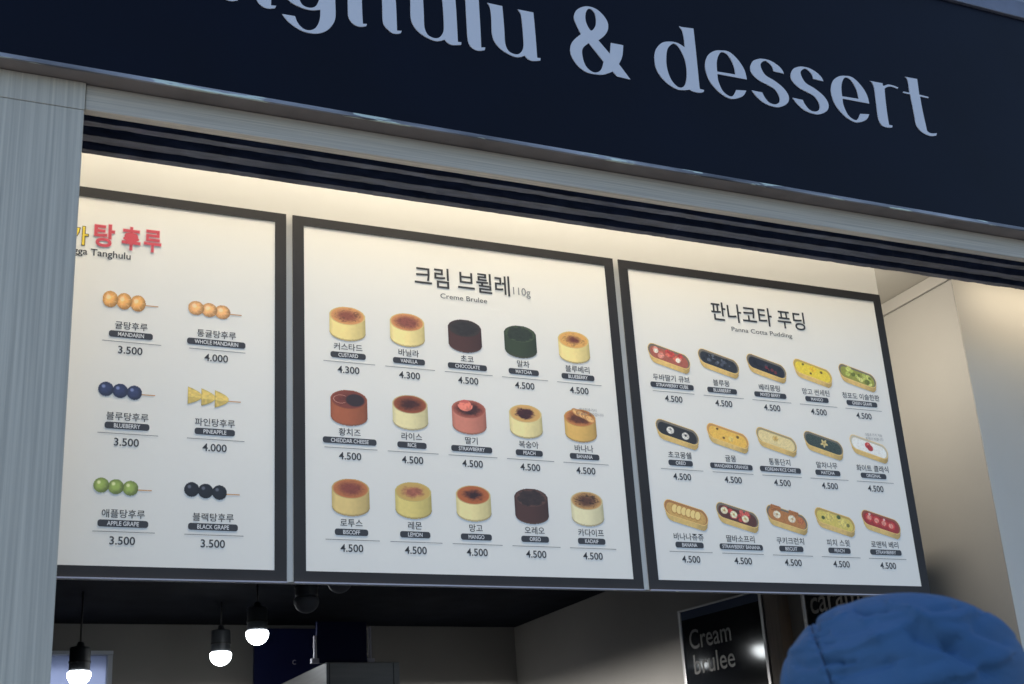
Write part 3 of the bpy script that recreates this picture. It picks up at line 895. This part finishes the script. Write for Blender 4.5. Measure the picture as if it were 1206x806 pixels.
# --- panna cotta
t3, d3 = board_base(1.9185, 2.9165, 'pudding menu board at the right end with fifteen oblong gold trays')
put_text('title_lettering', text_mesh('판나코타 푸딩', 0.068, 0.0007, width=0.354), 2.412 + d3.x, -0.0013, 3.012 + d3.z, 'print_black', t3)
put_text('subtitle', text_mesh('Panna Cotta Pudding', 0.021, 0.0, width=0.228), 2.417 + d3.x, -0.0013, 2.9555 + d3.z, 'print_black', t3)
t3_ref['t'] = t3
RED, PINK, WHT = (196, 70, 62), (226, 150, 130), (240, 224, 205)
TR = [
    (0, 0, '두바딸기 큐브', 'STRAWBERRY CUBE', tray((170, 92, 74), 1, rnd_blobs(3, 16, .008, (RED, PINK, (214, 110, 88))) + [(-.043, .002, .008, WHT), (.030, -.004, .008, WHT)]), 'picture of a pudding tray with strawberry cubes'),
    (1, 0, '블루몽', 'BLUEBERRY', tray((42, 44, 50), 2, rnd_blobs(5, 22, .005, ((70, 74, 84), (30, 32, 38), (96, 100, 108)))), 'picture of a pudding tray with blueberries'),
    (2, 0, '베리몽팅', 'MIXED BERRY', tray((36, 36, 44), 3, rnd_blobs(7, 14, .006, ((26, 26, 34), (60, 58, 68), (110, 40, 46)))), 'picture of a pudding tray with dark mixed berries'),
    (3, 0, '망고 썬세틴', 'MANGO', tray((236, 208, 62), 4, [(-.036, .010, .004, (90, 84, 30)), (-.006, -.010, .004, (110, 90, 30)), (.030, .005, .005, (120, 96, 26)), (.0, .006, .012, (248, 200, 50))], wall=(196, 166, 84)), 'picture of a yellow mango pudding tray'),
    (4, 0, '청포도 이슬한판', 'GREEN GRAPE', tray((150, 152, 62), 5, rnd_blobs(9, 22, .0085, ((186, 194, 92), (214, 214, 126), (112, 122, 44), (200, 204, 108)))), 'picture of a pudding tray with green grapes'),
    (0, 1, '초코몽쉘', 'OREO', tray((44, 42, 42), 6, [(-.022, -.002, .012, (222, 216, 204)), (.027, -.004, .012, (222, 216, 204)), (-.022, .001, .004, (150, 144, 136)), (.027, -.002, .004, (60, 58, 56))]), 'picture of a black cookie tray with two cream dots'),
    (1, 1, '귤몽', 'MANDARIN ORANGE', tray((240, 190, 84), 7, [(-.036, .010, .004, (110, 70, 30)), (-.012, -.010, .004, (120, 80, 30)), (.032, .006, .005, (116, 90, 36)), (.012, -.006, .009, (248, 206, 110))], wall=(206, 150, 84)), 'picture of an orange mandarin pudding tray'),
    (2, 1, '통통단지', 'KOREAN RICE CAKE', tray((232, 210, 150), 8, [(-.004, .002, .010, (222, 190, 116)), (-.004, .002, .005, (200, 160, 84))], wall=(170, 150, 110)), 'picture of a cream rice cake tray'),
    (3, 1, '말차나무', 'MATCHA', tray((40, 50, 44), 9, star=True, stripes=(96, 112, 100)), 'picture of a dark green tray with a star biscuit'),
    (4, 1, '화이트 클래식', 'ORIGINAL', tray((240, 236, 226), 10, [(-.004, .003, .011, (196, 62, 58)), (.005, -.003, .0105, (178, 50, 50)), (-.003, .007, .004, (226, 120, 104))], wall=(200, 190, 165)), 'picture of a white pudding tray with one strawberry'),
    (0, 2, '바나나쥬쥬', 'BANANA', tray((206, 162, 90), 11, rows=[-.036 + .0145 * i for i in range(6)], wall=(176, 120, 70)), 'picture of a pudding tray with a row of banana slices'),
    (1, 2, '딸바소프리', 'STRAWBERRY BANANA', tray((92, 50, 40), 12, rnd_blobs(13, 14, .008, (RED, (172, 52, 48), (210, 96, 84))) + ring_blobs((-.043, -.012, .026), (.001, -.002, -.004), .0115, (240, 226, 186), (206, 174, 110), .004)), 'picture of a pudding tray with strawberry and banana'),
    (2, 2, '쿠키크런치', 'BISCUIT', tray((186, 122, 66), 13, [(-.040, .017, .018, (176, 110, 58)), (.020, .020, .017, (178, 112, 60)), (-.034, -.001, .0125, (244, 226, 196)), (.016, .0, .0125, (244, 226, 196)), (-.034, 0, .004, (206, 170, 120)), (.018, 0, .004, (206, 170, 120)), (.046, .002, .011, (190, 110, 66))]), 'picture of a pudding tray with biscuits and cream'),
    (3, 2, '피치 스윗', 'PEACH', tray((218, 196, 96), 14, [(-.020, .002, .016, (228, 204, 108)), (.026, -.002, .016, (230, 208, 112)), (-.040, -.005, .006, (84, 96, 44)), (.012, .011, .007, (70, 88, 50)), (.046, -.004, .006, (120, 116, 60))], wall=(190, 158, 84)), 'picture of a yellow peach pudding tray'),
    (4, 2, '로맨틱 베리', 'STRAWBERRY', tray((160, 44, 42), 15, ring_blobs((-.042, -.016, .010, .036), (.002, .0, -.001, -.002), .0145, (200, 60, 54), (236, 148, 128), .0085) + [(-.042, .012, .004, (240, 200, 190)), (.010, .010, .004, (240, 200, 190))], wall=(150, 80, 60)), 'picture of a pudding tray filled with strawberries'),
]
for ci, zi, nm, en, pic, lb in TR:
    entry(t3, d3, 2.0635 + 0.1762 * ci, zi, pic, nm, en, '4.500', lb, px=0.0, pw=None)
put_text('note_lettering', text_mesh('크림추가가 가능', 0.0105, 0.0), 2.7940 + d3.x, -0.0013, 2.647 + d3.z, 'print_grey', t3)
put_text('note_lettering', text_mesh('토핑이 바뀝니다', 0.0105, 0.0), 2.7960 + d3.x, -0.0013, 2.634 + d3.z, 'print_grey', t3)

# ------------------------------------------------------------------ pendant lamps
def pendant(x, y, z, lit, label, top=2.599):
    t = thing('pendant_lamp', (x, y, z), label, 'lamp', 'pendant lamps hanging in the dark kitchen')
    r = 0.047
    MB().lathe([(0.0, -r * .98)] + [(r * math.sin(a), -r * math.cos(a)) for a in [math.radians(v) for v in range(9, 91, 9)]] + [(r * .97, .006), (r * .9, .010)], 36).build('bulb', 'bulb_glow' if lit else 'opal_off', t, True)
    h = MB().lathe([(0.041, .0105), (0.042, .02), (0.042, .10), (0.040, .108), (0.016, .112), (0.012, .13)], 36).build('lamp_housing', 'housing', t, True)
    MB().lathe([(0.0445, .045), (0.0445, .052)], 36).build('clamp_ring', 'cord', h)
    MB().lathe([(0.004, .13), (0.004, top - z)], 10).build('cord', 'cord', t, True)
    return t


pendant(0.739, 2.60, 2.262, True, 'lit bulb at far left in front of the blue window')
pendant(1.364, 2.80, 2.368, True, 'lower lit bulb of the close pair below the menu boards')
pendant(1.421, 2.38, 2.395, True, 'higher lit bulb of the close pair below the menu boards')
pendant(1.406, 1.60, 2.392, False, 'unlit dark lamp partly hidden by the middle menu board edge')
pendant(1.534, 1.60, 2.468, False, 'unlit grey globe lamp tucked right under the middle menu board')

# ------------------------------------------------------------------ kitchen
hd = thing('metal_cabinet', (1.86, 2.3, 0.02), 'tall grey metal cabinet with a flat top, standing below the dark kitchen ceiling', 'cabinet')
ho = Vector((-1.86, -2.3, -0.02))
o = MB().box(1.694, 2.02, 2.30, 3.36, 0.02, 2.265, .003).build('cabinet_body', 'steel', hd); o.location = ho
o = MB().box(1.706, 1.7095, 2.2985, 2.2995, 0.1, 2.262).box(1.99, 1.9935, 2.2985, 2.2995, 0.1, 2.262).build('door_seam', 'steel_dark', hd); o.location = ho
b = thing('wall_banner', (1.62, 3.36, 2.0), 'wide navy blue banner on the back wall behind the right bulb', 'banner')
o = MB().box(1.66, 2.06, 3.375, 3.396, 1.5, 2.58).build('banner_sheet', 'navy_panel', b); o.location = (-1.62, -3.36, -2.0)
o = put_text('mark', text_mesh('c', 0.05), 0.24, 0.012, .415, 'post_grey', b)
o = tag(MB().box(1.665, 1.885, 2.33, 2.35, 2.2655, 2.44, .002).build('menu_card', 'navy_panel'), 'navy blue card standing on top of the grey cabinet', 'card')
for px_, h_, lb in ((1.652, 2.38, 'slim grey metal post at the left of the navy card'), (1.897, 2.42, 'slim grey metal post at the right of the navy card')):
    o = tag(MB().box(px_, px_ + .009, 2.33, 2.345, 2.2655, h_, .001).box(px_ - .012, px_ + .020, 2.325, 2.35, 2.2655, 2.285, .001).build('card_post', 'post_grey'), lb, 'post', 'posts holding the navy card')

# posters at the right; local x runs along the wall away from the street, local -y looks into the kitchen
def wall_poster(loc, rz, s0, s1, h, lines, label, band):
    t = thing('framed_poster', loc, label, 'poster', 'framed posters on the side wall', rz)
    e = 0.016
    f = MB().box(s0, s0 + e, -.012, .014, 0, h, .002).box(s1 - e, s1, -.012, .014, 0, h, .002)
    f.box(s0 + e, s1 - e, -.012, .014, h - .007, h, .002).box(s0 + e, s1 - e, -.012, .014, 0, .018, .002)
    f.build('frame', 'poster_edge', t)
    MB().box(s0 + e, s1 - e, -.006, .013, .018, h - band).build('poster_sheet', 'poster_black', t)
    if band > 0.01:
        MB().box(s0 + e, s1 - e, -.0055, .013, h - band, h - .007).build('top_band', 'poster_band', t)
    for body, a0, a1, zc, size in lines:
        put_text('poster_lettering', text_mesh(body, size, 0.0008, width=abs(a0 - a1)), (a0 + a1) / 2, -.0068, zc, 'poster_text', t)
    return t


# seen from the kitchen the reading direction runs toward the street, so local x is flipped
wall_poster((3.02, 1.26, 1.55), math.radians(-82), -.295, .208, .812, (('Cream', -.241, .011, .686, 0.11), ('brulee', -.229, .017, .585, 0.11)), 'black glass poster reading Cream brulee with bulbs mirrored in it', 0.042)
wall_poster((3.070, 0.60, 1.55), math.radians(-90), -.235, .22, .80, (('caramel', -.19, .17, .71, 0.12),), 'black poster beside the blue hood, mostly hidden behind it', 0.009)
o = tag(MB().box(3.03, 3.0835, .945, 1.03, 0.02, 2.598, .003).build('wooden_post', 'wood_brown'), 'brown wooden post between the two posters on the side wall', 'post')

# ------------------------------------------------------------------ person in the blue hood
def skin_mesh(name, verts, edges, radii, levels=2):
    me = bpy.data.meshes.new(name)
    me.from_pydata(verts, edges, [])
    o = bpy.data.objects.new('tmp', me)
    col.objects.link(o)
    md = o.modifiers.new('s', 'SKIN')
    for i, r in enumerate(radii):
        sv = me.skin_vertices[0].data[i]
        sv.radius = r if isinstance(r, tuple) else (r, r)
        sv.use_root = (i == 0)
    md.use_smooth_shade = True
    s = o.modifiers.new('d', 'SUBSURF')
    s.levels = s.render_levels = levels
    dg = bpy.context.evaluated_depsgraph_get()
    dg.update()
    out = bpy.data.meshes.new_from_object(o.evaluated_get(dg))
    bpy.data.objects.remove(o)
    out.materials.clear()
    for p_ in out.polygons:
        p_.use_smooth = True
    out.name = name
    return out


person = thing('person', (1.081, -1.945, 0), 'person seen from behind in a blue hooded jacket, standing before the menu', 'person', rz=math.radians(-41))
bv = [(0, 0, .93), (0, 0, 1.12), (0, -.01, 1.34), (0, .0, 1.45), (0, .02, 1.53), (0, .035, 1.62), (0, .03, 1.69),
      (.18, -.01, 1.37), (.25, -.03, 1.10), (.19, .13, .95), (-.18, -.01, 1.37), (-.25, -.03, 1.10), (-.19, .13, .95),
      (.09, 0, .86), (.10, .02, .48), (.10, -.02, .09), (.11, .13, .035), (-.09, 0, .86), (-.10, .02, .48), (-.10, -.02, .09), (-.11, .13, .035), (0, .115, 1.60)]
be = [(0, 1), (1, 2), (2, 3), (3, 4), (4, 5), (5, 6), (2, 7), (7, 8), (8, 9), (2, 10), (10, 11), (11, 12), (0, 13), (13, 14), (14, 15), (15, 16), (0, 17), (17, 18), (18, 19), (19, 20), (5, 21)]
brd = [(.15, .11), (.14, .10), (.16, .10), .055, .07, .082, .06, .06, .042, .03, .06, .042, .03, .085, .058, .04, .032, .085, .058, .04, .032, .018]
link('body', skin_mesh('body', bv, be, brd), 'skin', person)
jv = bv[0:3] + [(0, .0, 1.42)] + bv[7:13]
je = [(0, 1), (1, 2), (2, 3), (2, 4), (4, 5), (5, 6), (2, 7), (7, 8), (8, 9)]
jacket = link('jacket', skin_mesh('jacket', [(x, y, z - (.05 if i == 0 else 0)) for i, (x, y, z) in enumerate(jv)], je, [(.19, .15), (.18, .14), (.20, .135), .11, .088, .07, .065, .088, .07, .065]), 'jacket_blue', person)
tv = [bv[0]] + bv[13:16] + bv[17:20]
link('trousers', skin_mesh('trousers', tv, [(0, 1), (1, 2), (2, 3), (0, 4), (4, 5), (5, 6)], [(.16, .12), .105, .078, .065, .105, .078, .065]), 'trousers', person)
for s in (1, -1):
    link('shoe', skin_mesh('shoe', [(s * .10, -.05, .045), (s * .105, .05, .05), (s * .11, .15, .035)], [(0, 1), (1, 2)], [(.05, .045), .05, (.045, .032)]), 'shoe', person)

random.seed(4)
# creases of the hood: (x0, z0, x1, z1, depth, width) in millimetres seen from behind, measured from the crown
CREASE = [(-101, -24, -86, -27, -7, 4), (-92, -20, -84, -40, -4, 3), (-80, -31, -66, -27, -7, 5), (-84, -20, -60, -12, 4, 7), (-78, -38, -55, -30, 5, 6),
          (-84, -50, -72, -48, -3.5, 3), (-77, -63, -68, -64, -3, 3), (-77, -83, -62, -84, -6, 3.5), (-60, -86, -48, -85, -5, 4), (-75, -75, -20, -66, 5, 7), (-20, -66, 20, -52, 5, 9),
          (-38, -22, -28, -30, -8, 5), (-28, -31, -8, -33, -8, 5), (-42, -14, -20, -40, -3, 12), (-30, -40, 14, -41, 4, 7), (0, -22, 24, -44, 6, 9), (24, -44, 60, -66, 5, 10),
          (24, -66, 56, -78, -10, 12), (56, -78, 84, -104, -10, 13), (44, -39, 72, -32, -6, 6), (72, -32, 96, -36, -6, 6), (36, -50, 86, -44, 5, 8),
          (50, -22, 78, -38, 3, 12), (-60, -100, -10, -92, -6, 9), (-110, -80, -90, -84, -4, 8), (-115, -60, -95, -58, 4, 8), (60, -110, 110, -90, 6, 10), (-40, -120, 40, -112, 7, 12),
          (86, -60, 112, -74, -7, 9), (100, -40, 128, -62, 5, 9), (-60, -52, -30, -50, -3, 6)]
NA, NZ = 640, 320
ax, ay, az = 0.142, 0.155, 0.107


def hood_surface(a, t):
    """points of the hood for azimuth a and height parameter t (0 crown, 1 neck)"""
    sv = t * 0.50
    up = sv < 0.24
    ph = np.where(up, sv / 0.24, 1.0) * math.pi / 2
    q = np.where(up, 0.0, (sv - 0.24) / 0.26)
    rr = np.where(up, np.sin(ph) ** 0.92, 1 - 0.10 * q * q + 0.55 * np.clip(q - .72, 0, None) ** 1.5)
    zz = np.where(up, az * np.cos(ph), -q * 0.26)
    nz = np.where(up, np.cos(ph), 0.0)
    ca, sa = np.cos(a), np.sin(a)
    x, y = ax * rr * ca, ay * rr * sa
    X, Zm = x * 1000, (zz - az) * 1000
    fade = np.clip((0.015 - y) / 0.06, 0, 1)
    d = np.zeros_like(X)
    wob = 2.5 * (vnoise(X * .06, Zm * .06, 3) - .5) * 2
    for (x0, z0, x1, z1, dp, w) in CREASE:
        vx, vz = x1 - x0, z1 - z0
        k = np.clip(((X - x0) * vx + (Zm - z0) * vz) / (vx * vx + vz * vz), 0, 1)
        ex, ez = X - x0 - k * vx, Zm - z0 - k * vz + wob
        side = np.where(ex * -vz + ez * vx > 0, 1.0, 0.55)      # one flank of a fold is steeper
        e = (ex * ex + ez * ez) / (w * w * side * side)
        d += dp * fade * np.exp(-e)
    dn = np.maximum(0, -Zm - 20)
    sx = -96 + 0.30 * dn - 0.0006 * (Zm + 20) ** 2
    d += fade * (-2.4 * np.exp(-((X - sx) / 2.0) ** 2) + 0.9 * np.exp(-((X - sx - 5) / 3.5) ** 2) + 0.6 * np.exp(-((X - sx + 5) / 3.5) ** 2))
    d += 1.0 * fade * np.sin(Zm * 0.55 + 1.5 * np.sin(Zm * .11)) * np.exp(-((X - sx) / 9) ** 2)
    d += -2.5 * fade * np.exp(-((X + 127) / 1.8) ** 2)
    d += 0.5 * np.sin(a * 3 + Zm * .03) + 0.5 * np.sin(a * 7 + Zm * .07 + 1) * np.sin(Zm * .05 + a * 2)
    d += fade * 1.3 * (np.abs(vnoise(X * .035 + Zm * .012, Zm * .06 - X * .02, 21) - .5) * 2 - .5)
    d += fade * 0.5 * (vnoise(X * .12, Zm * .16, 31) - .5)
    d = d * np.minimum(1, rr * 1.35) ** 2 / 1000
    return np.stack([x + ca * d * (1 - nz * .7), y + sa * d * (1 - nz * .7), zz + d * nz], -1)


hv = hood_surface(*np.meshgrid(np.arange(NA) / NA * 2 * math.pi, np.arange(NZ + 1) / NZ)).reshape(-1, 3)
jj, ii = np.meshgrid(np.arange(NZ), np.arange(NA), indexing='ij')
Fq = np.stack([jj * NA + ii, (jj + 1) * NA + ii, (jj + 1) * NA + (ii + 1) % NA, jj * NA + (ii + 1) % NA], -1).reshape(-1, 4)
cc = hv[Fq].mean(1)
Fq = Fq[~((cc[:, 1] > 0.06) & ((cc[:, 0] / .095) ** 2 + ((cc[:, 2] + .06) / .125) ** 2 < 1))]     # the face opening
hf = Fq.tolist()
hv = hv.tolist()
me = bpy.data.meshes.new('hood')
me.from_pydata(hv, [], hf)
me.validate()
for p_ in me.polygons:
    p_.use_smooth = True
hood = link('hood', me, 'jacket_blue', jacket)
hood.location = (0, 0.0, 1.749 - az)
sm = hood.modifiers.new('thickness', 'SOLIDIFY')
sm.thickness = 0.003
sm.offset = -1
bm = bmesh.new()                                     # dark stitching sunk in the seam
prev = None
for k in range(90):
    zm = -6 - k * 1.9
    sx = (-96 + 0.30 * max(0, -zm - 20) - 0.0006 * (zm + 20) ** 2) / 1000
    sv = math.acos(max(-1, min(1, (zm / 1000 + az) / az))) / (math.pi / 2) * 0.24 if zm / 1000 + az > 0 else 0.24 + 0.26 * (-(zm / 1000 + az) / 0.26)
    t = sv / 0.5
    best = None
    aa = np.linspace(math.pi, 1.5 * math.pi, 400)
    P = hood_surface(aa, np.full(400, t))
    i0 = int(np.argmin(np.abs(P[:, 0] - sx)))
    if abs(P[i0, 0] - sx) > 0.004:
        continue
    c = P[i0] + np.array([0, -0.0006, 0.0002])
    if k % 11 == 10:
        prev = None
        continue
    ring = [bm.verts.new((c[0] + .0006 * math.cos(u), c[1] + .0006 * math.sin(u), c[2])) for u in (0, 1.57, 3.14, 4.71)]
    if prev:
        for u in range(4):
            bm.faces.new((prev[u], prev[(u + 1) % 4], ring[(u + 1) % 4], ring[u]))
    prev = ring
me = bpy.data.meshes.new('hood_seam')
bm.to_mesh(me)
bm.free()
seam = link('hood_seam', me, 'seam_thread', jacket)
seam.location = (0, 0.0, 1.749 - az)
hr = MB().lathe([(0.02, 1.735), (0.06, 1.72), (0.088, 1.68), (0.092, 1.62), (0.085, 1.57)], 24, (0, .018, -0.02)).build('hair', 'hair', person, True)
